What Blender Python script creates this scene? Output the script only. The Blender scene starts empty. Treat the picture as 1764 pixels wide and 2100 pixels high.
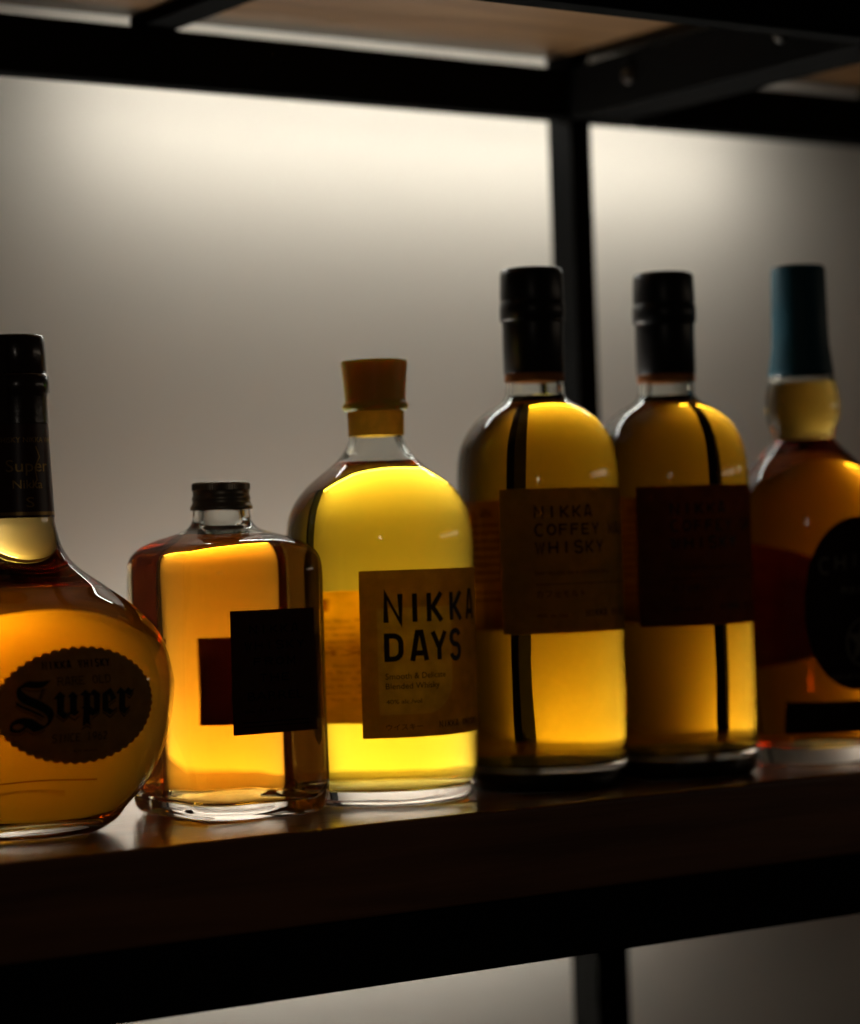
import bpy, bmesh, math, random
from mathutils import Vector, noise
from mathutils.geometry import tessellate_polygon
S = 0.001            # everything below is written in millimetres
PI = math.pi
sc = bpy.context.scene
COL = sc.collection

# ------------------------------------------------------------------ camera
cd = bpy.data.cameras.new('camera'); cam = bpy.data.objects.new('camera', cd); COL.objects.link(cam)
sc.camera = cam
cd.sensor_fit = 'HORIZONTAL'; cd.sensor_width = 36; cd.lens = 5200/1764*36
cd.clip_start = 0.05; cd.clip_end = 50
TH, ROLL, PITCH = math.radians(34.3), 0.032, math.atan(59/5200)
fw = Vector((math.sin(TH)*math.cos(PITCH), math.cos(TH)*math.cos(PITCH), math.sin(PITCH)))
from mathutils import Matrix
q = fw.to_track_quat('-Z', 'Y').to_matrix() @ Matrix.Rotation(-ROLL, 3, 'Z')
cam.matrix_world = Matrix.Translation(Vector((-730, -1026, 135))*S) @ q.to_4x4()
cd.dof.use_dof = True; cd.dof.focus_distance = 1.237; cd.dof.aperture_fstop = 5.0

# ------------------------------------------------------------------ world and lamps
w = bpy.data.worlds.new('World'); sc.world = w; w.use_nodes = True
wn = w.node_tree.nodes; wn['Background'].inputs[0].default_value = (1.0, .78, .58, 1); wn['Background'].inputs[1].default_value = 0.007

def area(name, loc, target, sx, sy, power, color):
    l = bpy.data.lights.new(name, 'AREA'); l.shape = 'RECTANGLE'; l.size = sx*S; l.size_y = sy*S
    l.energy = power; l.color = color
    o = bpy.data.objects.new(name, l); COL.objects.link(o)
    o.location = Vector(loc)*S
    o.rotation_euler = (Vector(target)-Vector(loc)).to_track_quat('-Z', 'Y').to_euler()
    return o
area('room_lamp', (-760, -1075, 262), (60, 90, 120), 45, 45, 0.09, (1, .86, .72))
area('far_room_lamp', (2250, -880, 330), (0, 90, 130), 1900, 60, .75, (1, .80, .60))
LED_TOP, LED_LOW = 27.0, 172.0        # emission strength of the two LED strips

sc.view_settings.view_transform = 'Standard'; sc.view_settings.look = 'None'
sc.view_settings.gamma = 1; sc.view_settings.exposure = 0; sc.view_settings.use_curve_mapping = False
cy = sc.cycles
cy.max_bounces = 24; cy.transmission_bounces = 20; cy.glossy_bounces = 12; cy.diffuse_bounces = 6
cy.transparent_max_bounces = 8; cy.caustics_refractive = True; cy.caustics_reflective = False
cy.blur_glossy = 0.5; cy.sample_clamp_indirect = 9.0; cy.use_denoising = True
try: cy.denoiser = 'OPENIMAGEDENOISE'
except Exception: pass

# ------------------------------------------------------------------ materials
def newmat(name):
    m = bpy.data.materials.new(name); m.use_nodes = True
    nt = m.node_tree; nt.nodes.clear()
    out = nt.nodes.new('ShaderNodeOutputMaterial')
    return m, nt, out
def principled(name, col, rough=.5, metal=0, spec=.5, coat=0, bump=None, var=None):
    m, nt, out = newmat(name)
    b = nt.nodes.new('ShaderNodeBsdfPrincipled')
    b.inputs['Base Color'].default_value = (*col, 1); b.inputs['Roughness'].default_value = rough
    b.inputs['Metallic'].default_value = metal; b.inputs['Specular IOR Level'].default_value = spec
    b.inputs['Coat Weight'].default_value = coat; b.inputs['Coat Roughness'].default_value = .15
    tc = nt.nodes.new('ShaderNodeTexCoord')
    if bump:
        n = nt.nodes.new('ShaderNodeTexNoise'); n.inputs['Scale'].default_value = bump[0]; n.inputs['Detail'].default_value = 4
        bp = nt.nodes.new('ShaderNodeBump'); bp.inputs['Strength'].default_value = bump[1]; bp.inputs['Distance'].default_value = .0005
        nt.links.new(tc.outputs['Object'], n.inputs['Vector'])
        nt.links.new(n.outputs['Fac'], bp.inputs['Height']); nt.links.new(bp.outputs['Normal'], b.inputs['Normal'])
    if var:
        n = nt.nodes.new('ShaderNodeTexNoise'); n.inputs['Scale'].default_value = var[0]; n.inputs['Detail'].default_value = 5
        r = nt.nodes.new('ShaderNodeMapRange'); r.inputs['To Min'].default_value = 1-var[1]; r.inputs['To Max'].default_value = 1+var[1]
        r.inputs['From Min'].default_value = .3; r.inputs['From Max'].default_value = .7
        mx = nt.nodes.new('ShaderNodeMix'); mx.data_type = 'RGBA'; mx.blend_type = 'MULTIPLY'; mx.inputs['Factor'].default_value = 1
        mx.inputs['A'].default_value = (*col, 1)
        nt.links.new(tc.outputs['Object'], n.inputs['Vector']); nt.links.new(n.outputs['Fac'], r.inputs['Value'])
        nt.links.new(r.outputs['Result'], mx.inputs['B']); nt.links.new(mx.outputs['Result'], b.inputs['Base Color'])
    nt.links.new(b.outputs[0], out.inputs[0])
    return m
def glass(name, ior=1.5, tint=(1, 1, 1)):
    m, nt, out = newmat(name)
    g = nt.nodes.new('ShaderNodeBsdfGlass'); g.inputs['IOR'].default_value = ior; g.inputs['Roughness'].default_value = 0
    g.inputs['Color'].default_value = (*tint, 1)
    nt.links.new(g.outputs[0], out.inputs[0]); return m
def liquid(name, col, dens):
    m, nt, out = newmat(name)
    g = nt.nodes.new('ShaderNodeBsdfGlass'); g.inputs['Roughness'].default_value = 0
    ge = nt.nodes.new('ShaderNodeNewGeometry'); sx = nt.nodes.new('ShaderNodeSeparateXYZ')
    nt.links.new(ge.outputs['True Normal'], sx.inputs[0])
    ab = nt.nodes.new('ShaderNodeMath'); ab.operation = 'MULTIPLY'           # backfacing flips the true normal
    bf = nt.nodes.new('ShaderNodeMath'); bf.operation = 'MULTIPLY_ADD'; bf.inputs[1].default_value = -2; bf.inputs[2].default_value = 1
    nt.links.new(ge.outputs['Backfacing'], bf.inputs[0])
    nt.links.new(sx.outputs['Z'], ab.inputs[0]); nt.links.new(bf.outputs[0], ab.inputs[1])
    gt = nt.nodes.new('ShaderNodeMath'); gt.operation = 'GREATER_THAN'; gt.inputs[1].default_value = .995
    nt.links.new(ab.outputs[0], gt.inputs[0])
    mr = nt.nodes.new('ShaderNodeMapRange'); mr.inputs['To Min'].default_value = 1.36/1.5; mr.inputs['To Max'].default_value = 1.36
    nt.links.new(gt.outputs[0], mr.inputs['Value']); nt.links.new(mr.outputs['Result'], g.inputs['IOR'])
    v = nt.nodes.new('ShaderNodeVolumeAbsorption'); v.inputs['Color'].default_value = (*col, 1); v.inputs['Density'].default_value = dens
    nt.links.new(g.outputs[0], out.inputs['Surface']); nt.links.new(v.outputs[0], out.inputs['Volume'])
    return m
def paper(name, col, trans=.3, rough=.65, spec=.12):
    m, nt, out = newmat(name)
    b = nt.nodes.new('ShaderNodeBsdfPrincipled'); b.inputs['Roughness'].default_value = rough; b.inputs['Specular IOR Level'].default_value = spec
    tc = nt.nodes.new('ShaderNodeTexCoord'); n = nt.nodes.new('ShaderNodeTexNoise'); n.inputs['Scale'].default_value = 160; n.inputs['Detail'].default_value = 6
    n2 = nt.nodes.new('ShaderNodeTexNoise'); n2.inputs['Scale'].default_value = 900; n2.inputs['Detail'].default_value = 3
    r = nt.nodes.new('ShaderNodeMapRange'); r.inputs['To Min'].default_value = .86; r.inputs['To Max'].default_value = 1.12
    r.inputs['From Min'].default_value = .3; r.inputs['From Max'].default_value = .7
    mx = nt.nodes.new('ShaderNodeMix'); mx.data_type = 'RGBA'; mx.blend_type = 'MULTIPLY'; mx.inputs['Factor'].default_value = 1
    mx.inputs['A'].default_value = (*col, 1)
    bp = nt.nodes.new('ShaderNodeBump'); bp.inputs['Strength'].default_value = .15; bp.inputs['Distance'].default_value = .0002
    L = nt.links.new
    L(tc.outputs['Object'], n.inputs['Vector']); L(tc.outputs['Object'], n2.inputs['Vector'])
    L(n.outputs['Fac'], r.inputs['Value']); L(r.outputs['Result'], mx.inputs['B'])
    L(n2.outputs['Fac'], bp.inputs['Height']); L(bp.outputs['Normal'], b.inputs['Normal'])
    t = nt.nodes.new('ShaderNodeBsdfTranslucent'); ms = nt.nodes.new('ShaderNodeMixShader'); ms.inputs[0].default_value = trans
    L(mx.outputs['Result'], b.inputs['Base Color']); L(mx.outputs['Result'], t.inputs['Color'])
    L(b.outputs[0], ms.inputs[1]); L(t.outputs[0], ms.inputs[2]); L(ms.outputs[0], out.inputs[0])
    return m
def wood(name, c1, c2, rough, coat):
    m, nt, out = newmat(name); L = nt.links.new
    b = nt.nodes.new('ShaderNodeBsdfPrincipled'); b.inputs['Coat Weight'].default_value = coat; b.inputs['Coat Roughness'].default_value = .13
    tc = nt.nodes.new('ShaderNodeTexCoord'); mp = nt.nodes.new('ShaderNodeMapping'); mp.inputs['Scale'].default_value = (2.2, 34, 34)
    n = nt.nodes.new('ShaderNodeTexNoise'); n.inputs['Scale'].default_value = 2.2; n.inputs['Detail'].default_value = 8; n.inputs['Distortion'].default_value = .7
    cr = nt.nodes.new('ShaderNodeValToRGB'); cr.color_ramp.elements[0].position = .34; cr.color_ramp.elements[0].color = (*c1, 1)
    cr.color_ramp.elements[1].position = .66; cr.color_ramp.elements[1].color = (*c2, 1)
    mp2 = nt.nodes.new('ShaderNodeMapping'); mp2.inputs['Scale'].default_value = (9, 260, 260)
    n2 = nt.nodes.new('ShaderNodeTexNoise'); n2.inputs['Scale'].default_value = 3; n2.inputs['Detail'].default_value = 5
    bp = nt.nodes.new('ShaderNodeBump'); bp.inputs['Strength'].default_value = .35; bp.inputs['Distance'].default_value = .0004
    rr = nt.nodes.new('ShaderNodeMapRange'); rr.inputs['To Min'].default_value = rough-.06; rr.inputs['To Max'].default_value = rough+.14
    L(tc.outputs['Object'], mp.inputs[0]); L(mp.outputs[0], n.inputs['Vector']); L(n.outputs['Fac'], cr.inputs[0]); L(cr.outputs[0], b.inputs['Base Color'])
    L(tc.outputs['Object'], mp2.inputs[0]); L(mp2.outputs[0], n2.inputs['Vector']); L(n2.outputs['Fac'], bp.inputs['Height'])
    L(bp.outputs[0], b.inputs['Normal']); L(n2.outputs['Fac'], rr.inputs['Value']); L(rr.outputs[0], b.inputs['Roughness'])
    L(b.outputs[0], out.inputs[0]); return m
def emit(name, col, st):
    m, nt, out = newmat(name); e = nt.nodes.new('ShaderNodeEmission'); e.inputs[0].default_value = (*col, 1); e.inputs[1].default_value = st
    nt.links.new(e.outputs[0], out.inputs[0]); return m

M = dict(
    glass=glass('clear_glass', 1.5, (.985, .995, .985)),
    liq_days=liquid('pale_gold_whisky', (0.9988, 0.9337, 0.475), 80),
    liq_barrel=liquid('deep_amber_whisky', (0.9912, 0.8438, 0.375), 80),
    liq_coffey=liquid('gold_whisky', (0.8812, 0.7562, 0.1), 80),
    liq_coffey2=liquid('darker_gold_whisky', (0.8688, 0.7312, 0.1), 80),
    liq_super=liquid('amber_whisky', (0.98, 0.8438, 0.3), 80),
    liq_last=liquid('red_amber_whisky', (0.9812, 0.7875, 0.0625), 80),
    steel=principled('black_powder_coated_steel', (.011, .011, .011), .8, 0, .0, bump=(900, .25)),
    bolt=principled('dull_bolt_steel', (.045, .042, .04), .4, .8),
    black=principled('black_capsule_foil', (.010, .010, .012), .33, 0, .5, bump=(300, .1)),
    brown=principled('dark_brown_capsule', (.030, .012, .006), .22, 0, .5, coat=.5, bump=(180, .5)),
    blue=principled('blue_capsule', (.006, .085, .13), .5, 0, .4, bump=(300, .2)),
    metalcap=principled('dark_bronze_screw_cap', (.30, .26, .20), .36, .9),
    ochre=principled('ochre_cap', (.90, .66, .05), .42, 0, .4, bump=(300, .1)),
    copper=paper('copper_band', (.45, .16, .05), .25, .4),
    collar=paper('ochre_collar_foil', (.90, .52, .05), .7, .4),
    wall=principled('off_white_painted_wall', (.77, .715, .63), .85, 0, .2, bump=(260, .35), var=(3.0, .03)),
    paper_days=paper('orange_label_paper', (.64, .49, .15), .75),
    panel_days=paper('pale_yellow_label_panel', (.70, .62, .28), .82),
    paper_back=paper('ochre_back_label_paper', (.85, .60, .12), .75),
    paper_c1=paper('tan_label_paper', (.58, .42, .10), .65),
    paper_c2=paper('dark_red_label_paper', (.36, .14, .04), .6),
    paper_cb=paper('brown_back_label_paper', (.34, .22, .04), .5),
    paper_super=paper('parchment_label_paper', (.56, .33, .08), .45),
    paper_blk=paper('black_label_paper', (.035, .013, .008), .02),
    paper_sq=paper('dark_brown_square_label', (.075, .024, .010), .08),
    paper_redbrown=paper('red_brown_back_label', (.34, .14, .035), .3),
    paper_neck=paper('dark_red_neck_label', (.05, .010, .006), .03, .35, .5),
    print_days=paper('show_through_print', (.42, .22, .03), .6),
    print_c=paper('dim_show_through_print', (.12, .06, .01), .5),
    basedark=principled('added_dark_base', (.012, .010, .006), .3, 0, .35, bump=(500, .5)),  # dark colour stands in for the dark refraction in a clear base
    ink=principled('black_ink', (.008, .005, .004), .5, 0, .3),
    ink2=principled('brown_black_ink', (.016, .008, .004), .6, 0, .2),
    gold=principled('dull_gold_ink', (.42, .25, .07), .35, .6),
    inkdim=principled('dark_brown_ink_on_black', (.006, .002, .002), .7, 0, .1),
    greyink=principled('dark_grey_ink', (.30, .27, .20), .6, 0, .2),
    wood=wood('dark_varnished_wood', (.14, .048, .018), (.26, .098, .038), .27, .65),
    woodtop=wood('brown_wood', (.13, .060, .018), (.22, .112, .038), .5, .05),
    led_top=emit('led_light_top', (1, .98, .90), LED_TOP),
    led_low=emit('led_light_low', (1, .98, .90), LED_LOW),
)

b_ = M['ochre'].node_tree.nodes['Principled BSDF']
b_.inputs['Subsurface Weight'].default_value = 1; b_.inputs['Subsurface Radius'].default_value = (1, .45, .08); b_.inputs['Subsurface Scale'].default_value = .012
# ------------------------------------------------------------------ mesh helpers
def link(name, bm, mat, parent=None, smooth=False, mats=None):
    me = bpy.data.meshes.new(name); bm.to_mesh(me); bm.free()
    for mm in (mats or [mat]): me.materials.append(mm)
    if smooth:
        for p in me.polygons: p.use_smooth = True
    o = bpy.data.objects.new(name, me); COL.objects.link(o)
    if parent: o.parent = parent
    return o
def box(bm, x0, x1, y0, y1, z0, z1, bev=0):
    b2 = bmesh.new(); bmesh.ops.create_cube(b2, size=1)
    for v in b2.verts: v.co = Vector(((x0+x1)/2+v.co.x*(x1-x0), (y0+y1)/2+v.co.y*(y1-y0), (z0+z1)/2+v.co.z*(z1-z0)))*S
    if bev: bmesh.ops.bevel(b2, geom=b2.edges[:], offset=bev*S, segments=3, profile=.5, affect='EDGES')
    me = bpy.data.meshes.new('t'); b2.to_mesh(me); b2.free(); bm.from_mesh(me); bpy.data.meshes.remove(me)
def thing(name, loc, label, cat, group=None, kind=None):
    o = bpy.data.objects.new(name, None); COL.objects.link(o); o.location = Vector(loc)*S; o.empty_display_size = .02
    tag(o, label, cat, group, kind); return o
def tag(o, label, cat, group=None, kind=None):
    if label: o['label'] = label
    if cat: o['category'] = cat
    if group: o['group'] = group
    if kind: o['kind'] = kind
def cr(p0, p1, p2, p3, t):
    return [.5*((2*b)+(-a+c)*t+(2*a-5*b+4*c-d)*t*t+(-a+3*b-3*c+d)*t**3) for a, b, c, d in zip(p0, p1, p2, p3)]
def smoothprof(P, n=6):
    out = []
    for i in range(len(P)-1):
        a, b = P[i], P[i+1]
        pre = P[i-1] if i else [2*u-v for u, v in zip(a, b)]
        nxt = P[i+2] if i+2 < len(P) else [2*v-u for u, v in zip(a, b)]
        if len(a) > 5 or False: pass
        L = math.dist(a[:3], b[:3])
        k = max(1, min(n, int(L/1.2)))
        # limit overshoot when neighbours are much farther away than this span
        def lim(p, q, far): 
            d = math.dist(q[:3], far[:3])
            if d > 2.0*L+1e-6: return [u+(v-u)*(2.0*L/d) for u, v in zip(q, far)]
            return far
        pre = lim(None, a, pre); nxt = lim(None, b, nxt)
        for j in range(k): out.append(cr(pre, a, b, nxt, j/k))
    out.append(list(P[-1])); return out
def ringpts(z, hx, hy, rc, n=96):
    pts = []
    if rc is None or (rc >= min(hx, hy)-.06 and abs(hx-hy) < .1) or rc < 0:
        for i in range(n):
            a = 2*PI*i/n; pts.append((hx*math.sin(a), -hy*math.cos(a), z))
        return pts
    rc = min(rc, hx-.05, hy-.05); q = n//4; nc = q-6      # per quarter: corner arc + straights
    for k in range(4):
        cxs = ((1, -1), (1, 1), (-1, 1), (-1, -1))[k]
        cx, cyy = cxs[0]*(hx-rc), cxs[1]*(hy-rc)
        a0 = (-PI/2, 0, PI/2, PI)[k]
        for i in range(nc+1):
            a = a0+PI/2*i/nc; pts.append((cx+rc*math.cos(a), cyy+rc*math.sin(a), z))
        # straight to the next corner
        nx = ((1, 1), (-1, 1), (-1, -1), (1, -1))[k]
        ex, ey = nx[0]*(hx-rc)+rc*math.cos(a0+PI/2), nx[1]*(hy-rc)+rc*math.sin(a0+PI/2)
        lx, ly, _ = pts[-1]
        for i in range(1, 6): pts.append((lx+(ex-lx)*i/6, ly+(ey-ly)*i/6, z))
    return pts
def loft(bm, prof, n=96, wob=0, seed=0, flip=False, cap0=True, cap1=True, domes=None, heel=0):
    """prof: list of (z,hx,hy,rc) from bottom to top (rc None = ellipse)"""
    rings = []
    for (z, hx, hy, rc) in prof:
        pts = ringpts(z, hx, hy, rc, n)
        if wob:
            q = []
            for (x, y, zz) in pts:
                k = 1+(wob*(1+(heel*max(0, 1-zz/22) if heel else 0)))/max(hx, 8)*noise.noise(Vector((x*.05+seed, y*.05, zz*.045)))
                q.append((x*k, y*k, zz))
            pts = q
        rings.append([bm.verts.new(Vector(p)*S) for p in pts])
    m = len(rings[0])
    for a, b in zip(rings, rings[1:]):
        for i in range(m):
            f = (a[i], a[(i+1) % m], b[(i+1) % m], b[i])
            bm.faces.new(f[::-1] if flip else f)
    def cap(ring, dome, up):
        cz = sum((v.co.z for v in ring))/m/S
        prev = ring
        steps = 8
        for s in range(1, steps):
            k = 1-s/steps
            cur = [bm.verts.new((v.co.x*k, v.co.y*k, v.co.z+dome*S*(1-k*k))) for v in ring]
            for i in range(m):
                f = (prev[i], prev[(i+1) % m], cur[(i+1) % m], cur[i])
                bm.faces.new(f if (up != flip) else f[::-1])
            prev = cur
        c = bm.verts.new((0, 0, (cz+dome)*S))
        for i in range(m):
            f = (prev[i], prev[(i+1) % m], c)
            bm.faces.new(f if (up != flip) else f[::-1])
    d0, d1 = domes or (0, 0)
    if cap0:
        cap(rings[0], d0, False)
    if cap1:
        cap(rings[-1], d1, True)
    return rings
def offset_prof(prof, t):
    out = []
    for (z, hx, hy, rc) in prof:
        out.append([z, hx-t, hy-t, None if rc is None else max(rc-t, 1.5)])
    return out
def cut_low(prof, z0):
    """keep the part of a bottom-to-top profile above z0"""
    out = []
    for a, b in zip(prof, prof[1:]):
        if b[0] <= z0: continue
        if a[0] < z0:
            t = (z0-a[0])/(b[0]-a[0]); out.append([z0]+[None if u is None else u+(v-u)*t for u, v in zip(a[1:], b[1:])])
        elif not out: out.append(list(a))
        out.append(list(b))
    return out
def cut_high(prof, z1):
    out = []
    for a, b in zip(prof, prof[1:]):
        if not out: out.append(list(a))
        if b[0] >= z1:
            t = (z1-a[0])/(b[0]-a[0]) if b[0] > a[0] else 0
            out.append([z1]+[None if u is None else u+(v-u)*t for u, v in zip(a[1:], b[1:])]); return out
        out.append(list(b))
    return out
def radii(prof, z):
    for a, b in zip(prof, prof[1:]):
        if a[0] <= z <= b[0] and b[0] > a[0]:
            t = (z-a[0])/(b[0]-a[0]); return a[1]+(b[1]-a[1])*t, a[2]+(b[2]-a[2])*t
    return prof[-1][1], prof[-1][2]

def build_bottle(parent, prof, wall_t, base_t, level, neck_top, liq, seed, punt=3, nseg=96, dome=2.2, side=0):
    """glass body (outer skin + air space) and the liquid, as two meshes"""
    P = cut_high(prof, neck_top)
    inner = offset_prof(P, wall_t)
    for q_ in inner:
        if side and q_[1] > 25: q_[1] -= side*min(1, (q_[1]-25)/25)
    # inner floor: rounded into the base
    low = cut_low(inner, base_t+9)
    hx, hy, rc = low[0][1:]
    r0 = 9
    fl = []
    for k in range(0, 9):
        a = PI/2*k/8
        d = r0*(1-math.sin(a))
        fl.append([base_t+r0*(1-math.cos(a)), hx-d, hy-d, None if rc is None else max(rc-d*.7, 2)])
    inn = fl+low[1:]
    bm = bmesh.new()
    loft(bm, P, nseg, domes=(dome, 0), wob=.12, seed=seed+50, heel=3)
    air = cut_low(inn, level); air[-1][0] = neck_top-1.5 if air[-1][0] > neck_top-1.5 else air[-1][0]
    loft(bm, air, nseg, wob=.5, seed=seed, flip=True, cap0=False, cap1=True)
    # bring the air space's lower rim open: it meets the liquid's rim
    g = link('glass_body', bm, M['glass'], parent, True)
    bm = bmesh.new()
    lq = cut_high(inn, level)
    loft(bm, lq, nseg, wob=.5, seed=seed, cap1=False, domes=(punt, 0), heel=4)
    pts = [v.co.copy() for v in bm.verts]
    # liquid surface as its own flat disc (separate verts keep the rim sharp)
    rim = ringpts(*[lq[-1][i] for i in range(4)], nseg)
    q = []
    for (x, y, zz) in rim:
        k = 1+.5/max(lq[-1][1], 8)*noise.noise(Vector((x*.05+seed, y*.05, zz*.045))); q.append(bm.verts.new(Vector((x*k, y*k, zz))*S))
    bm.faces.new(q)
    l = link('whisky', bm, liq, parent, True)
    me = l.data
    me.polygons[len(me.polygons)-1].use_smooth = False
    return g, l

# ------------------------------------------------------------------ flat drawing -> wrapped on a surface
class Art:
    """2-D faces in millimetres (u right, v up); build() slices them and maps them on a bottle"""
    def __init__(s): s.bm = bmesh.new(); s.k = 0
    def poly(s, pts, holes=()):
        s.k += 1; z = (s.k % 9)*.004
        loops = [[Vector((p[0], p[1], 0)) for p in pts]]+[[Vector((p[0], p[1], 0)) for p in h] for h in holes]
        flat = [v for l in loops for v in l]
        vs = [s.bm.verts.new((v.x, v.y, z)) for v in flat]
        for t in tessellate_polygon(loops):
            try:
                f = s.bm.faces.new([vs[i] for i in t])
                f.normal_update()
                if f.normal.z < 0: f.normal_flip()
            except ValueError: pass
    def rect(s, x0, y0, x1, y1): s.poly([(x0, y0), (x1, y0), (x1, y1), (x0, y1)])
    def line(s, pts, w, closed=False):
        """constant-width polyline with mitred joints"""
        n = len(pts); P = [Vector(p) for p in pts]; L, R = [], []
        for i in range(n):
            a = P[i-1] if (i > 0 or closed) else None
            b = P[(i+1) % n] if (i < n-1 or closed) else None
            d1 = (P[i]-a).normalized() if a is not None else (b-P[i]).normalized()
            d2 = (b-P[i]).normalized() if b is not None else d1
            nn = Vector((-d1.y-d2.y, d1.x+d2.x))
            if nn.length < .05: nn = Vector((-d1.y, d1.x))
            nn.normalize(); c = max(.45, nn.dot(Vector((-d1.y, d1.x))))
            L.append(P[i]+nn*w/2/c); R.append(P[i]-nn*w/2/c)
        s.k += 1; z = (s.k % 9)*.004
        vl = [s.bm.verts.new((v.x, v.y, z)) for v in L]; vr = [s.bm.verts.new((v.x, v.y, z)) for v in R]
        for i in range(n if closed else n-1):
            j = (i+1) % n
            try:
                f = s.bm.faces.new((vr[i], vr[j], vl[j], vl[i])); f.normal_update()
                if f.normal.z < 0: f.normal_flip()
            except ValueError: pass
    def text(s, txt, x, y, size, width=None, spacing=1.0, mirror=False):
        """built-in font; size = cap height in mm, width = fitted total width"""
        c = bpy.data.curves.new('t', 'FONT'); c.body = txt; c.size = 1; c.resolution_u = 3; c.space_character = spacing
        o = bpy.data.objects.new('t', c); COL.objects.link(o)
        dg = bpy.context.evaluated_depsgraph_get(); dg.update()
        me = bpy.data.meshes.new_from_object(o.evaluated_get(dg))
        if len(me.vertices):
            xs = [v.co.x for v in me.vertices]; x0, x1 = min(xs), max(xs)
            sy = size/.72; sx = (width/(x1-x0)) if width else sy
            s.k += 1; z = (s.k % 9)*.004
            vs = [s.bm.verts.new((x+(v.co.x-x0)*sx, y+v.co.y*sy, z)) for v in me.vertices]
            for p in me.polygons:
                try:
                    f = s.bm.faces.new([vs[i] for i in p.vertices]); f.normal_update()
                    if f.normal.z < 0: f.normal_flip()
                except ValueError: pass
        bpy.data.objects.remove(o); bpy.data.curves.remove(c); bpy.data.meshes.remove(me)
    def glyphs(s, txt, x, y, h, adv, w, stroke, serif=0, widths=None):
        """stroke alphabet: letters of height h, each cell `w` wide, advance `adv`"""
        for i, ch in enumerate(txt):
            if ch == ' ': continue
            gx = x+(adv*i if not widths else widths[i][0]); gw = w if not widths else widths[i][1]
            hs = stroke/2
            for pl in GL.get(ch, []):
                closed = pl[0] == 'c'
                pts = pl[1:] if closed else pl
                pts = [(gx+hs+px*(gw-stroke) if ch not in 'I1' else gx+gw/2+(px-.5)*(gw-stroke)*(.5 if ch == '1' else 0), y+hs*0+py*h) for px, py in pts]
                if not closed:
                    pts = [(a, min(max(b, y), y+h)) for a, b in pts]
                if any(abs(p[1]-y) < 1e-6 or abs(p[1]-y-h) < 1e-6 for p in pts) and ch in 'OCGSDEFLTZ2690JRPB':
                    pts = [(a, y+stroke/2+(b-y)*(h-stroke)/h) for a, b in pts]
                if ch in 'DEFLTRPB' and not closed and len(pts) == 2 and abs(pts[0][0]-pts[1][0]) < 1e-6:
                    pts = [(pts[0][0], y), (pts[1][0], y+h)]
                s.line(pts, stroke, closed)
                if serif and not closed:
                    for e in (pts[0], pts[-1]):
                        if ch in 'NIKAWHYRELDTF1' and (abs(e[1]-y) < stroke*.6 or abs(e[1]-y-h) < stroke*.6):
                            top = abs(e[1]-y-h) < stroke*.6
                            yy = y+h-serif*.2 if top else y+serif*.2
                            s.line([(e[0]-serif, yy), (e[0]+serif, yy)], serif*.4)
    def grid(s, x0, x1, y0, y1, nx=2, ny=2, inside=None):
        vs = {}
        for i in range(nx+1):
            for j in range(ny+1): vs[i, j] = s.bm.verts.new((x0+(x1-x0)*i/nx, y0+(y1-y0)*j/ny, 0))
        for i in range(nx):
            for j in range(ny): s.bm.faces.new((vs[i, j], vs[i+1, j], vs[i+1, j+1], vs[i, j+1]))
    def build(s, name, mat, parent, mapf, off, slice_u=1.5, slice_v=0, thick=0, mirror=False):
        bm = s.bm
        if slice_u or slice_v:
            for ax, st in ((0, slice_u), (1, slice_v)):
                if not st: continue
                vals = [v.co[ax] for v in bm.verts]
                k = math.ceil(min(vals)/st)
                while k*st < max(vals):
                    co = Vector((0, 0, 0)); no = Vector((0, 0, 0)); co[ax] = k*st+1e-4; no[ax] = 1
                    bmesh.ops.bisect_plane(bm, geom=bm.verts[:]+bm.edges[:]+bm.faces[:], plane_co=co, plane_no=no, dist=1e-5); k += 1
        if thick:
            r = bmesh.ops.extrude_face_region(bm, geom=bm.faces[:])
            # original faces become the back
            top = [e for e in r['geom'] if isinstance(e, bmesh.types.BMVert)]
            for v in top: v.co.z += thick
            bmesh.ops.recalc_face_normals(bm, faces=bm.faces[:])
        for v in bm.verts: v.co = Vector(mapf(v.co.x, v.co.y, off+v.co.z))*S
        return link(name, bm, mat, parent, False)
def cylmap(prof, back=False):
    def f(u, v, o):
        r, _ = radii(prof, v)
        a = u/r+(PI if back else 0)
        return ((r+o)*math.sin(a), -(r+o)*math.cos(a), v)
    return f
def flatmap(hy, back=False):
    def f(u, v, o): return (u, -(hy+o), v) if not back else (-u, hy+o, v)
    return f
def roundmap(hx, hy, rc, back=False):
    def f(u, v, o):
        e = max(0, abs(u)-(hx-rc)); y = hy-rc+math.sqrt(rc*rc-e*e)+o; return (-u, y, v) if back else (u, -y, v)
    return f
def ellmap(prof, back=False):
    def f(u, v, o):
        hx, hy = radii(prof, v)
        uu = max(-.985*hx, min(.985*hx, u))
        y = hy*math.sqrt(1-(uu/hx)**2)
        n = Vector((uu/hx**2, y/hy**2, 0)); n.normalize()
        sgn = 1 if back else -1
        return ((uu+n.x*o)*(-1 if back else 1), sgn*(y+n.y*o), v)
    return f
def arc(cx, cy, rx, ry, a0, a1, n=8):
    return [(cx+rx*math.cos(math.radians(a0+(a1-a0)*i/n)), cy+ry*math.sin(math.radians(a0+(a1-a0)*i/n))) for i in range(n+1)]
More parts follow.
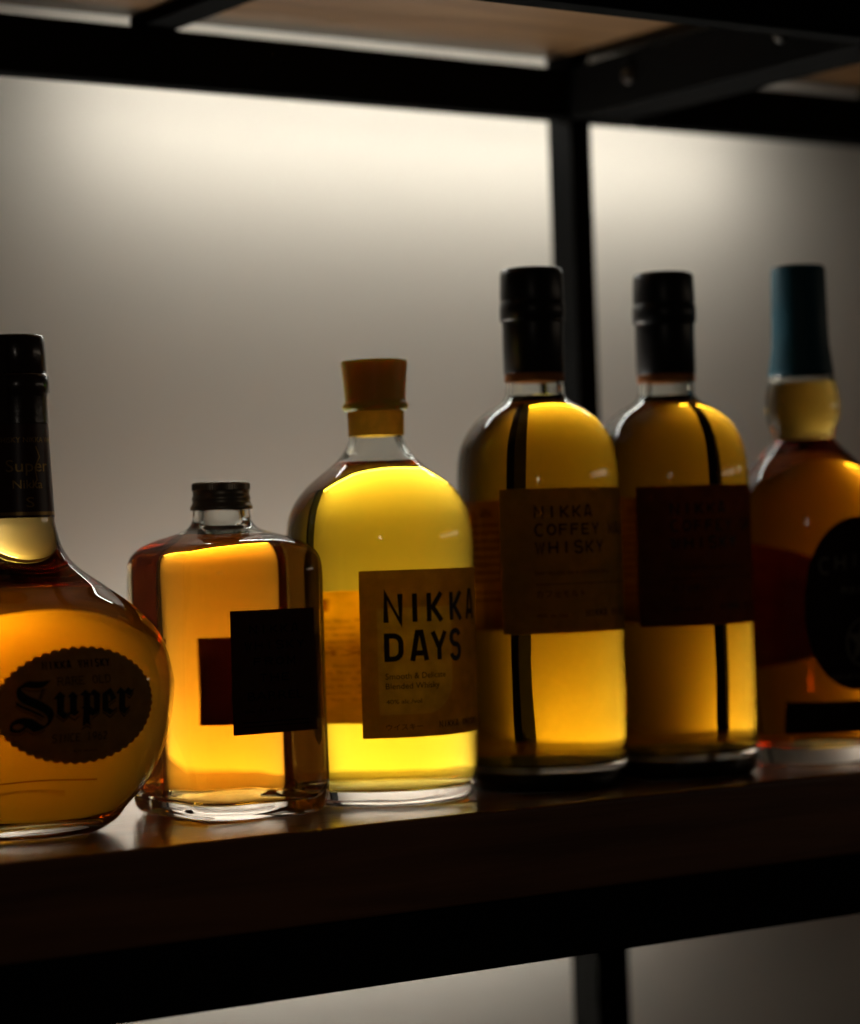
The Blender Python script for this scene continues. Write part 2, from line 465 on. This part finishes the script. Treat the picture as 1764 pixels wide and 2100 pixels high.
GL = {
 'N': [[(0, 0), (0, 1), (1, 0), (1, 1)]], 'I': [[(.5, 0), (.5, 1)]],
 'K': [[(0, 0), (0, 1)], [(1, 1), (.28, .5), (1, 0)]],
 'A': [[(0, 0), (.36, 1), (.64, 1), (1, 0)], [(.13, .27), (.87, .27)]],
 'D': [['c', (0, 0), (0, 1), (.45, 1)]+arc(.45, .68, .55, .32, 80, 0, 5)+arc(.45, .32, .55, .32, 0, -90, 5)],
 'Y': [[(0, 1), (.5, .42), (1, 1)], [(.5, .45), (.5, 0)]],
 'S': [[*arc(.5, .76, .5, .24, 15, 180, 9), *arc(.5, .76, .5, .25, 195, 250, 3), *arc(.5, .26, .5, .26, 70, 0, 5), *arc(.5, .26, .5, .26, -12, -165, 9)]],
 'C': [arc(.55, .5, .55, .5, 48, 312, 18)], 'O': [['c']+arc(.5, .5, .5, .5, 0, 345, 23)],
 'F': [[(0, 0), (0, 1)], [(0, 1), (1, 1)], [(0, .52), (.85, .52)]],
 'E': [[(0, 0), (0, 1)], [(0, 1), (1, 1)], [(0, .5), (.85, .5)], [(0, 0), (1, 0)]],
 'W': [[(0, 1), (.27, 0), (.5, .9), (.73, 0), (1, 1)]], 'H': [[(0, 0), (0, 1)], [(1, 0), (1, 1)], [(0, .5), (1, .5)]],
 'M': [[(0, 0), (0, 1), (.5, .25), (1, 1), (1, 0)]], 'L': [[(0, 0), (0, 1)], [(0, 0), (1, 0)]],
 'T': [[(.5, 0), (.5, 1)], [(0, 1), (1, 1)]], 'V': [[(0, 1), (.5, 0), (1, 1)]],
 'G': [arc(.55, .5, .55, .5, 48, 340, 18)+[(1, .48), (.6, .48)]],
 'R': [[(0, 0), (0, 1)], [(0, 1), (.6, 1)]+arc(.6, .76, .4, .24, 80, -90, 7)+[(0, .52)], [(.5, .52), (1, 0)]],
 '1': [[(0, .8), (.5, 1), (.5, 0)]], '9': [['c']+arc(.5, .7, .48, .3, 0, 340, 14), [(.97, .7), (.85, .3), (.35, 0)]],
 '6': [['c']+arc(.5, .3, .48, .3, 0, 340, 14), [(.03, .3), (.15, .7), (.65, 1)]],
 '2': [arc(.5, .74, .46, .26, 170, -20, 8)+[(0, 0), (1, 0)]],
}

# ================================================================== SETTING: wall
bm = bmesh.new(); box(bm, -1600, 2600, 402, 440, -1100, 1500)
wl = link('wall', bm, M['wall']); tag(wl, 'off-white painted wall behind the shelves, washed from above by a hidden light strip', 'wall', kind='structure')

# ================================================================== shelving unit
rack = thing('shelving_unit', (0, 0, -1000), 'black steel shelving unit with thick brown wooden boards standing against the lit wall', 'shelving unit')
RZ = 1000
def rpart(name, mat, boxes, bev=.8, label=None, parent=None):
    bm = bmesh.new()
    for b in boxes: box(bm, *b, bev)
    for v in bm.verts: v.co.z += (RZ*S if parent is None else 0)
    o = link(name, bm, mat, parent or rack)
    if label: o['label'] = label
    return o
XP = [(-326, -309), (286, 303), (898, 915)]
for (a, b) in XP:
    for (y0, y1) in ((.5, 16), (286, 311)):
        rpart('post', M['steel'], [(a, b, y0, y1, -45, 900)])
        rpart('leg', M['steel'], [(a-1, a+26, y0-.5, y0+27 if y0 > 100 else y0+26, -1000, -78.3)])
for (za, zb) in ((-78, -45.2), (408, 441)):
    for y0 in (0, 286.3):
        for (a, b) in ((-309.7, 285.7), (303.3, 897.7)):
            rpart('cross_rail', M['steel'], [(a, b, y0, y0+16, za, zb)])
    for (a, b) in XP:
        w2 = 24
        rpart('side_rail', M['steel'], [(a-.6, b+w2, 16.3, 286, za, zb)])
        if za > 0:
            pass
for (za, x) in ((439.4, -28), (439.4, 560)):
    rpart('brace', M['steel'], [(x, x+24, 16.3, 301, 441.2, 449.3)])
# boards
rpart('shelf_board', M['wood'], [(-309.2, 285.2, -.8, 303, -45, 0)], 2.6, 'dark varnished board that carries the bottles')
rpart('shelf_board', M['wood'], [(303.8, 897, -.8, 303, -45, 0)], 2.6)
rpart('shelf_board', M['woodtop'], [(-309.2, 285.2, 16.5, 303, 449.5, 488)], 2, 'brown board of the shelf above')
rpart('shelf_board', M['woodtop'], [(303.8, 897, 16.5, 303, 449.5, 488)], 2)
# the front face of the bottle board is continuous across the post
# bolts on the left face of the upper side rail
for by in (80, 222):
    bm = bmesh.new(); bmesh.ops.create_cone(bm, cap_ends=True, segments=24, radius1=5*S, radius2=4*S, depth=4*S)
    for v in bm.verts: v.co = Vector((-v.co.z, v.co.y, v.co.x))+Vector((283.6*S, by*S, (425+RZ)*S))
    link('bolt', bm, M['bolt'], rack, True)
rpart('unseen_strip_plate', M['steel'], [(-35, 535, 302.5, 333, 422.3, 424)], .2)
rpart('unseen_strip_plate', M['steel'], [(-42, 385, 311.6, 376.2, -46, -45)], .2)  # unseen plate added under the low strip to hold back its downward light
# LED strips behind the rear rails
bm = bmesh.new(); box(bm, -22, 525, 327, 331, 415.5, 422); 
for v in bm.verts: v.co.z += RZ*S
link('light_strip', bm, M['led_top'], rack)
bm = bmesh.new(); box(bm, -40, 382, 374, 378, -44, -38)
for v in bm.verts: v.co.z += RZ*S
link('light_strip', bm, M['led_low'], rack)

# ================================================================== bottle 1: round amber flask
def c4(pts): return [[z, r, r, None] for z, r in pts]
SU = thing('whisky_bottle', (-205, 94, .1), 'wide round-bodied amber whisky bottle with a scalloped oval label lettered Super', 'bottle')
pr = []
for z, p in ((0, 31), (.8, 34.5), (3, 38.8), (6, 43), (12, 48), (23.3, 58), (38, 66), (51.7, 70), (65.3, 72), (75, 71.6), (90, 67.7), (101, 60.6), (110, 51), (118.6, 39.5), (128.4, 26.4), (137, 20), (147, 17.2), (152, 16.4), (170, 15.6), (197, 14.6), (211, 14.2), (221, 13)):
    ratio = 1 if z > 147 else (.97 if z > 130 else (.86 if z > 125 else (.74 if z > 112 else .80)))
    if ratio == 1: hx = hy = p
    else:
        hx = p/math.sqrt(.819+.1815*ratio**2); hy = hx*ratio
    pr.append([z, hx, hy, None])
prS = []
for row in smoothprof([r[:3] for r in pr], 6): prS.append([row[0], row[1], row[2], None])
build_bottle(SU, prS, 3.2, 7, 166, 220, M['liq_super'], 3.1, punt=5, side=7)
bm = bmesh.new(); loft(bm, c4([(221.6, 14.5), (222, 14.8), (238, 14.4), (239.4, 13.9), (240, 12.8)])); link('cap', bm, M['brown'], SU, True)
bm = bmesh.new(); loft(bm, c4([(197.2, 14.9), (198, 14.95), (210, 14.9), (211.5, 15.2), (212.5, 15.9), (216, 16.0), (219.5, 15.9), (220.4, 15.3), (221.4, 14.8)]), cap0=False, cap1=True); link('capsule', bm, M['brown'], SU, True)
nk = [[z, r+.25, r+.25, None] for z, r in ((152, 16.35), (160, 16.0), (170, 15.6), (185, 15.0), (197, 14.6))]
bm = bmesh.new(); loft(bm, nk, cap0=False, cap1=False); nl = link('neck_label', bm, M['paper_neck'], SU, True)
A = Art()
A.rect(-17, 153.2, 17, 154.8); A.text('WHISKY NIKKA WHISKY', -19, 188, 2.6, 40)
A.text('Super', -13, 174, 6, 22); A.text('Nikka', -10, 166, 4.2, 15); A.text('The Nikka Whisky', 18, 180, 2.2, 20)
A.text('W', 21, 160, 14, 8); A.text('S', -4, 157, 5, 4); A.line([(-1, 166), (2, 170), (1, 176), (4, 181), (2, 186)], .5)
nm = [[152, 16.6, 16.6, None], [197, 14.85, 14.85, None]]
A.build('lettering', M['gold'], nl, cylmap(nm), .12)
# oval label
LC = (1, 64)
def scallop(rx, ry, n=52, d=.8):
    pts = []
    for i in range(n*8):
        a = 2*PI*i/(n*8); k = abs(math.sin(n*a/2))
        pts.append((LC[0]+(rx-d+d*1.6*k)*math.cos(a), LC[1]+(ry-d+d*1.6*k)*math.sin(a)))
    return pts
A = Art(); A.poly(scallop(41, 27)); em = ellmap(prS)
ol = A.build('label', M['paper_super'], SU, em, .25, 2, 2, thick=.12)
ol['label'] = 'oval label with a scalloped edge'
A = Art()
def sp(cx, cy): return (-33+(cx-90)*(62.6/1160), 76.4-(cy+.05*(cx-600)-550)*.0475)
def t1(L): return [sp(.4194*a, 512+.4194*b) for a, b in L]
def t2(L): return [sp(398.3+.5161*a, 569+.5161*b) for a, b in L]
A.poly(t1([(1050,100),(900,130),(750,135),(620,120),(530,150),(430,230),(370,290),(345,380),(350,480),(385,560),(450,630),(600,710),(760,790),(860,850),(920,910),(955,980),(955,1050),(930,1110),(880,1160),(800,1110),(700,1030),(600,980),(480,965),(350,990),(260,1060),(220,1140),(215,1230),(240,1290),(320,1320),(420,1310),(500,1250),(540,1200),(600,1230),(680,1300),(780,1275),(900,1210),(1000,1120),(1060,1000),(1080,880),(1050,780),(960,690),(850,610),(750,550),(640,500),(540,440),(470,370),(430,300),(520,270),(640,290),(760,290),(850,280),(950,200)]),
       [t1([(270,1180),(300,1130),(380,1110),(460,1130),(490,1170),(440,1220),(370,1250),(300,1230)])])
A.poly(t1([(850,300),(885,300),(790,550),(765,540)])); A.poly(t1([(910,300),(930,290),(815,560),(800,555)]))
A.poly(t1([(320,590),(450,690),(620,770),(780,860),(900,960),(860,970),(740,900),(580,820),(420,740),(330,670)]))
A.line(t1([(310,690),(420,795),(560,865),(700,925),(830,1030)]), .35)
A.line(t1([(225,1340),(320,1370),(440,1350),(540,1260),(660,1355),(780,1330),(900,1260)]), .35)
A.line(t1([(470,300),(600,350),(760,360),(830,330)]), .4)
A.poly(t2([(205,185),(300,275),(280,310),(275,560),(340,610),(380,570),(380,300),(335,290),(425,190),(520,270),(500,320),(500,540),(555,575),(470,655),(400,615),(360,640),(275,715),(155,610),(155,330),(90,335)]))
A.poly(t2([(660,160),(745,240),(820,150),(935,240),(930,580),(790,660),(745,620),(745,780),(780,850),(690,800),(615,855),(620,780),(625,520),(580,505),(625,470),(625,270),(555,265)]), [t2([(745,290),(765,255),(820,285),(820,530),(745,470)])])
A.poly(t2([(1155,135),(1265,330),(1100,430),(1095,500),(1190,560),(1280,500),(1285,525),(1140,645),(980,560),(985,235)]), [t2([(1090,270),(1118,265),(1155,370),(1100,400)])])
A.poly(t2([(1355,125),(1445,205),(1520,130),(1590,190),(1670,150),(1560,300),(1450,240),(1450,490),(1490,530),(1550,490),(1555,515),(1435,645),(1320,550),(1325,250),(1260,240)]))
for pl in ([(140,640),(270,755),(365,660),(470,735),(550,650)], [(780,720),(925,600)], [(985,590),(1140,700),(1280,560)], [(1325,570),(1430,690),(1555,560)], [(600,910),(690,840),(775,900)], [(1095,480),(1250,375)], [(1480,290),(1550,345),(1640,230)]):
    A.line(t2(pl), .5)
def srow(txt, cx0, cx1, cy, hpx, st, sf):
    x0, y0 = sp(cx0, cy); x1, y1 = sp(cx1, cy-.05*(cx1-cx0)); n = len(txt); adv = (x1-x0)/(n-.12)
    A.glyphs(txt, x0, y0, hpx*.0475, adv, adv*.80, st, sf)
srow('NIKKA WHISKY', 372, 1012, 452, 70, .72, .62); srow('RARE OLD', 492, 1003, 610, 80, .42, .5); srow('SINCE 1962', 445, 968, 1165, 78, .42, .5)
x0, y0 = sp(640, 1262); A.text('43% alc/vol', x0, y0, 1.1, 12)
A.build('lettering', M['ink2'], ol, em, .55, 2, 2)
# small back label seen through the glass
A = Art(); A.grid(-26, 26, 34, 38.5, 20, 2); 
A = Art(); A.poly([(-40, 36), (34, 36), (34, 36.5), (-40, 36.5)]); A.poly([(-30, 33), (20, 33), (20, 33.3), (-30, 33.3)]); A.build('back_label', M['paper_super'], SU, ellmap(prS, True), .2, 2, 2)

# ================================================================== bottle 2: square bottle
BA = thing('whisky_bottle', (-88, 104, .1), 'squat square amber whisky bottle with a black square label and a bronze screw cap', 'bottle')
pb = [[0, 33, 41, 18], [.6, 35.2, 43.2, 19], [2.5, 37.2, 45.4, 20], [6, 38.6, 47, 21], [14, 39.3, 48, 21], [60, 39.1, 47.8, 21], [118, 39.1, 47.8, 21], [124, 39, 47.6, 21], [129, 38.3, 46.8, 21], [133, 36.6, 44.4, 21], [136.5, 33.2, 40.4, 20.5], [139.5, 28, 33.6, 19.5], [142, 22.5, 25, 18.5], [144.3, 18.4, 18.8, 17.5], [147, 16, 16, 15.9], [150, 14.9, 14.9, 14.8], [154, 14.5, 14.5, 14.4], [158, 13.4, 13.4, 13.3]]
pbS = smoothprof(pb, 5)
build_bottle(BA, pbS, 5.2, 8, 140.6, 157, M['liq_barrel'], 7.7, punt=4, side=3.5)
bm = bmesh.new(); loft(bm, c4([(154, 15.6), (154.4, 15.9), (156, 15.9), (156.8, 15.2), (158.6, 14.6), (159.2, 14.9), (160.8, 14.9), (161.4, 14.5), (163, 14.4), (164, 14.6)]), cap0=False, cap1=False)
k = link('cap_skirt', bm, M['metalcap'], BA, True)
bm = bmesh.new()
rg = []
for z, r in ((163.8, 14.4), (164.2, 14.7), (167.2, 14.7), (168, 14.2), (168.4, 13.2)):
    rg.append([bm.verts.new(Vector(((r+(.22 if i % 2 and 164 < z < 167.5 else 0))*math.sin(2*PI*i/144), -(r+(.22 if i % 2 and 164 < z < 167.5 else 0))*math.cos(2*PI*i/144), z))*S) for i in range(144)])
for a, b in zip(rg, rg[1:]):
    for i in range(144): bm.faces.new((a[i], a[(i+1) % 144], b[(i+1) % 144], b[i]))
bm.faces.new(rg[-1]); bm.faces.new(rg[0][::-1])
link('cap', bm, M['metalcap'], BA, False)
A = Art(); A.grid(-24, 24, 42.5, 103.5, 2, 2); rm = roundmap(39.15, 47.9, 21); fl = A.build('label', M['paper_sq'], BA, rm, .25, 1.5, thick=.15)
A = Art(); A.glyphs('NIKKA', -14, 92, 4, 6, 4.4, .7); A.glyphs('WHISKY', -17, 84, 4, 6, 4.4, .7)
A.glyphs('FROM', -12, 76, 4, 6.4, 4.6, .7); A.glyphs('THE', -9, 68, 4, 6.4, 4.6, .7)
A.text('BARREL', -16, 59, 4.4, 32); A.text('alc. 51.4 %', -18, 53, 2, 22); A.rect(-19, 48, 19, 48.6); A.rect(-19, 46, 19, 46.5)
A.build('lettering', M['inkdim'], fl, rm, .46, 1.5)
A = Art(); A.grid(-26, 2, 42.5, 88, 2, 2); A.build('back_label', M['paper_redbrown'], BA, roundmap(39.15, 47.9, 21, True), .25, 1.5, thick=.12)

# ================================================================== bottle 3: tall round pale gold
DA = thing('whisky_bottle', (0, 92, .1), 'bright pale-gold round whisky bottle with an ochre cap and an orange label reading Nikka Days', 'bottle')
DA['label'] = 'bright pale-gold round whisky bottle with an ochre cap and an orange label lettered DAYS'
pd = [(0, 41.5), (.6, 43.5), (2.5, 45.6), (7, 47), (14, 47.8), (36, 48.8), (80, 49.2), (125, 49.5), (137, 49.4), (145, 48.6), (151, 47), (157, 44), (162, 40.3), (167, 35.3), (172, 29), (176, 23.8), (180, 19.4), (184, 16.6), (187, 15.2), (190, 14.3), (196, 13.9), (206, 13.5)]
pdS = [[a[0], a[1], a[1], None] for a in smoothprof([[z, r, r] for z, r in pd], 6)]
build_bottle(DA, pdS, 3.0, 8, 176.6, 205, M['liq_days'], 11.3, punt=3)
bm = bmesh.new(); loft(bm, c4([(191, 14.4), (191.3, 14.7), (203.2, 14.95), (203.8, 14.6)]), cap0=False, cap1=True); link('collar', bm, M['collar'], DA, True)
bm = bmesh.new(); loft(bm, c4([(203.9, 14.8), (204.2, 16.2), (205.4, 17.1), (207, 17.3), (208.2, 16.9), (208.8, 16.2), (209.8, 15.9), (210.5, 15.95), (220, 16.7), (229.2, 17.5), (230.3, 17.4), (230.8, 16.8)])); link('cap', bm, M['ochre'], DA, True)
cm = cylmap(pdS)
LW = 40
def rrect(x0, y0, x1, y1, r, rb=None):
    rb = rb or r
    return arc(x0+r, y0+r, r, r, 180, 270, 4)+arc(x1-rb, y0+rb, rb, rb, 270, 360, 12)+arc(x1-r, y1-r, r, r, 0, 90, 4)+arc(x0+r, y1-r, r, r, 90, 180, 4)
def dang(x): return (math.degrees(math.asin((x-786.5)/196))-33.2)*math.radians(1)*49.3
PN = rrect(dang(776), 47.2, dang(926), 101.5, .6, 17)
A = Art(); A.poly(rrect(-LW, 35.5, LW, 120.6, .8), [PN[::-1]]); dl = A.build('label', M['paper_days'], DA, cm, .22, 1.5, thick=.1)
A = Art()
def dang(x): return (math.degrees(math.asin((x-786.5)/196))-33.2)*math.radians(1)*49.3
A.poly(PN); A.build('label_panel', M['panel_days'], dl, cm, .23, 1.5, thick=.08)
A = Art()
WD = [dang(x) for x in (789, 828)]
x0 = WD[0]; st = 2.65
A.glyphs('NIKKA', x0, 94, 14.4, 0, 10, st, widths=[(0, 10), (dang(852.3)-x0-1.1, 2.2), (dang(876.5)-x0, 10.2), (dang(923)-x0, 10.2), (dang(956)-x0, 10)])
A.glyphs('DAYS', x0, 74.2, 14.4, 0, 10, st, widths=[(0, 9.8), (dang(840.5)-x0, 10.4), (dang(882.5)-x0, 10.4), (dang(921)-x0, 9)])
A.build('lettering', M['ink'], dl, cm, .48, 1.2)
A = Art()
A.text('Smooth & Delicate', x0+.3, 65.3, 3.1, 33); A.text('Blended Whisky', x0+.3, 60.3, 3.1, 29); A.text('40% alc./vol', x0+.3, 52.8, 2.2, 18.5)
A.text('\u30a6\u30a4\u30b9\u30ad\u30fc', x0, 39.6, 2.6, 19)
xx = dang(896); A.glyphs('NIKKA WHISKY', xx, 39.8, 3.1, 2.75, 2.2, .5, .42)
A.build('small_lettering', M['ink2'], dl, cm, .5, 1.2)
# back label, print shows through
A = Art(); A.poly(rrect(-LW, 38.5, LW, 109.5, .8)); bl = A.build('back_label', M['paper_back'], DA, cylmap(pdS, True), .22, 1.5, thick=.08)
A = Art(); bmk = cylmap(pdS, True)
A.glyphs('NIKKA', -30, 99, 6.5, 12.5, 7, 1.5); random.seed(4)
yy = 93
while yy > 50:
    if abs(yy-75) < 3: A.text('NIKKA DAYS', -34, yy, 3.4, 60); yy -= 6; continue
    A.text(random.choice(['Smooth and delicate blended whisky', 'A blend of malt and grain whiskies', 'Product of Japan   Blended whisky', 'Please enjoy responsibly   70 cl']), -35, yy, 1.7, random.uniform(58, 69)); yy -= 3.6
A.rect(22, 42, 25, 48); A.rect(-30, 42, -27, 50)
A.build('lettering', M['print_days'], bl, bmk, .12, 2)

# ================================================================== bottles 4 and 5: tall round, black capsules
pc = [(0, 38.5), (.6, 40.5), (2.5, 42.6), (7, 43.8), (14, 44.2), (80, 44.2), (160, 44.2), (168, 44.1), (175, 43.6), (181.5, 42.6), (187, 40.8), (192, 38.2), (196.5, 35), (200, 31.5), (203.5, 27), (206.3, 22.5), (208.6, 18.8), (210.4, 16.9), (212.5, 16), (216, 15.8), (226, 15.2), (240, 14.5)]
pcS = [[a[0], a[1], a[1], None] for a in smoothprof([[z, r, r] for z, r in pc], 6)]
def coffey(loc, label, liq, pap, word, seed):
    t = thing('whisky_bottle', loc, label, 'bottle', 'tall round whisky bottles with black capsules')
    build_bottle(t, pcS, 3.2, 13, 211.5, 238, liq, seed, punt=4, dome=.8)
    bm = bmesh.new(); loft(bm, c4([(1.6, 39), (2.4, 40.4), (7, 41.4), (9.5, 40.6)]), domes=(.5, 3)); link('added_base_disc', bm, M['basedark'], t, True)  # disc added inside the glass to darken the base as refraction would
    bm = bmesh.new(); loft(bm, c4([(219.3, 16.0), (219.6, 16.3), (223.6, 16.3), (223.9, 16.0)]), cap0=False, cap1=False); link('neck_band', bm, M['copper'], t, True)
    bm = bmesh.new(); loft(bm, c4([(224, 16.2), (224.4, 16.55), (250.5, 16.7), (252.2, 16.75), (252.5, 17.1)]), cap0=False); cp = link('capsule', bm, M['black'], t, True)
    bm = bmesh.new(); loft(bm, c4([(252.6, 17.2), (253, 17.75), (259, 17.8), (262.5, 17.65), (263.3, 17.1), (264.2, 17.2), (265, 17.4), (277.5, 17.1), (280, 16.6), (281, 15.2)])); cc = link('cap', bm, M['black'], t, True)
    cmm = cylmap(pcS)
    A = Art(); A.poly(rrect(-49.7, 84, 49.7, 160.7, .8)); fl = A.build('label', pap, t, cmm, .22, 1.5, thick=.1)
    A = Art()
    A.glyphs('NIKKA', -31, 145, 6.2, 6.9, 5.2, 1.15)
    A.glyphs('COFFEY '+word, -31, 135.6, 6.2, 6.45, 5.2, 1.1)
    A.glyphs('WHISKY', -31, 126.2, 6.2, 7.0, 5.4, 1.15)
    A.text('DISTILLED IN A COFFEY STILL', -31, 115, 1.8, 46); A.rect(-31, 109.8, 36, 110.15)
    A.text('\u30ab\u30d5\u30a7'+('\u30e2\u30eb\u30c8' if word == 'MALT' else '\u30b0\u30ec\u30fc\u30f3'), -31, 103.2, 3.2, 27)
    A.glyphs('NIKKA WHISKY', -4, 92.5, 3.4, 3.1, 2.5, .6, .5); A.text('45% alc./vol.', -31, 92.5, 2, 17)
    A.build('lettering', M['ink'], fl, cmm, .42, 1.5)
    A = Art(); A.poly(rrect(-46, 84, 46, 156, .8)); b = A.build('back_label', M['paper_cb'], t, cylmap(pcS, True), .22, 1.5, thick=.1)
    A = Art(); A.glyphs('NIKKA WHISKY', -40, 147, 3.4, 6, 4, .8); yy = 142; random.seed(9)
    while yy > 100:
        A.rect(-40, yy, random.uniform(18, 42), yy+1.0); yy -= 4.4 if int(yy) % 3 else 6.5
    A.build('lettering', M['print_c'], b, cylmap(pcS, True), .12, 2)
    return t
coffey((96, 80, .1), 'tall round gold whisky bottle with a black cap and tan label', M['liq_coffey'], M['paper_c1'], 'MALT', 21.7)
coffey((184.6, 75, .1), 'tall round gold whisky bottle with a black cap and dark red label', M['liq_coffey2'], M['paper_c2'], 'GRAIN', 29.1)

# ================================================================== bottle 6: bulged neck, blue capsule
LA = thing('whisky_bottle', (275.5, 62.5, .1), 'round-shouldered red-amber whisky bottle with a blue capsule and black oval label, at the right edge', 'bottle')
pl_ = [(0, 33), (.6, 34.8), (3, 36.6), (10, 38.5), (40, 41.5), (80, 43.4), (120, 44.4), (138, 44.4), (150, 43.2), (159, 40), (167, 35), (174, 29.5), (180, 23.2), (184.5, 19), (187, 18.0), (190, 18.3), (197, 20.6), (203, 21.7), (210, 21.4), (216, 20.4), (221, 19.3), (224, 18.2), (232, 15.5), (245, 14.8)]
plS = [[a[0], a[1], a[1], None] for a in smoothprof([[z, r, r] for z, r in pl_], 6)]
build_bottle(LA, plS, 3.1, 11, 219, 243, M['liq_last'], 40.3, punt=5)
bm = bmesh.new(); loft(bm, c4([(223.4, 18.4), (224, 18.9), (228, 18.3), (240, 16.6), (257, 15.9), (259, 16.2), (262, 16.0), (284, 15.6), (286, 15.2), (286.8, 14)]), cap0=False); link('capsule', bm, M['blue'], LA, True)
lm = cylmap(plS)
A = Art(); pts = []
for i in range(72):
    a = 2*PI*i/72; c_, s_ = math.cos(a), math.sin(a)
    pts.append((35*math.copysign(abs(c_)**.85, c_), 92+49*math.copysign(abs(s_)**.9, s_)))
A.poly(pts); fl = A.build('label', M['paper_blk'], LA, lm, .22, 2, 2, thick=.12)
A = Art()
for i, ch in enumerate('CHIVAS'):
    A.glyphs(ch, -27+i*9.2, 108+5*math.sin((i+.5)/6*PI), 9 if i == 0 else 7.5, 0, 6.4, 1.1, .5)
A.line(arc(0, 70, 11, 13, 0, 360, 30), 1.2); A.poly([(0, 84), (3, 75), (10, 75), (5, 69), (7, 60), (0, 66), (-7, 60), (-5, 69), (-10, 75), (-3, 75)])
A.text('REGAL', -14, 98, 4, 28); A.text('BLENDED SCOTCH WHISKY', -20, 50, 2.2, 40)
A.build('lettering', M['greyink'], fl, lm, .42, 2)
A = Art(); A.poly([(-46, 19.5), (46, 19.5), (46, 37.5), (-46, 37.5)]); A.build('lower_label', M['paper_blk'], LA, lm, .22, 2, thick=.12)
A = Art(); A.poly([(-36, 62)]+[(-36+72*i/12, 118+14*math.sin(PI*i/12)) for i in range(13)]+[(36, 62)]+[(36-72*i/12, 62-10*math.sin(PI*i/12)) for i in range(1, 12)]); A.build('back_label', M['paper_redbrown'], LA, cylmap(plS, True), .22, 2, 2, thick=.12)
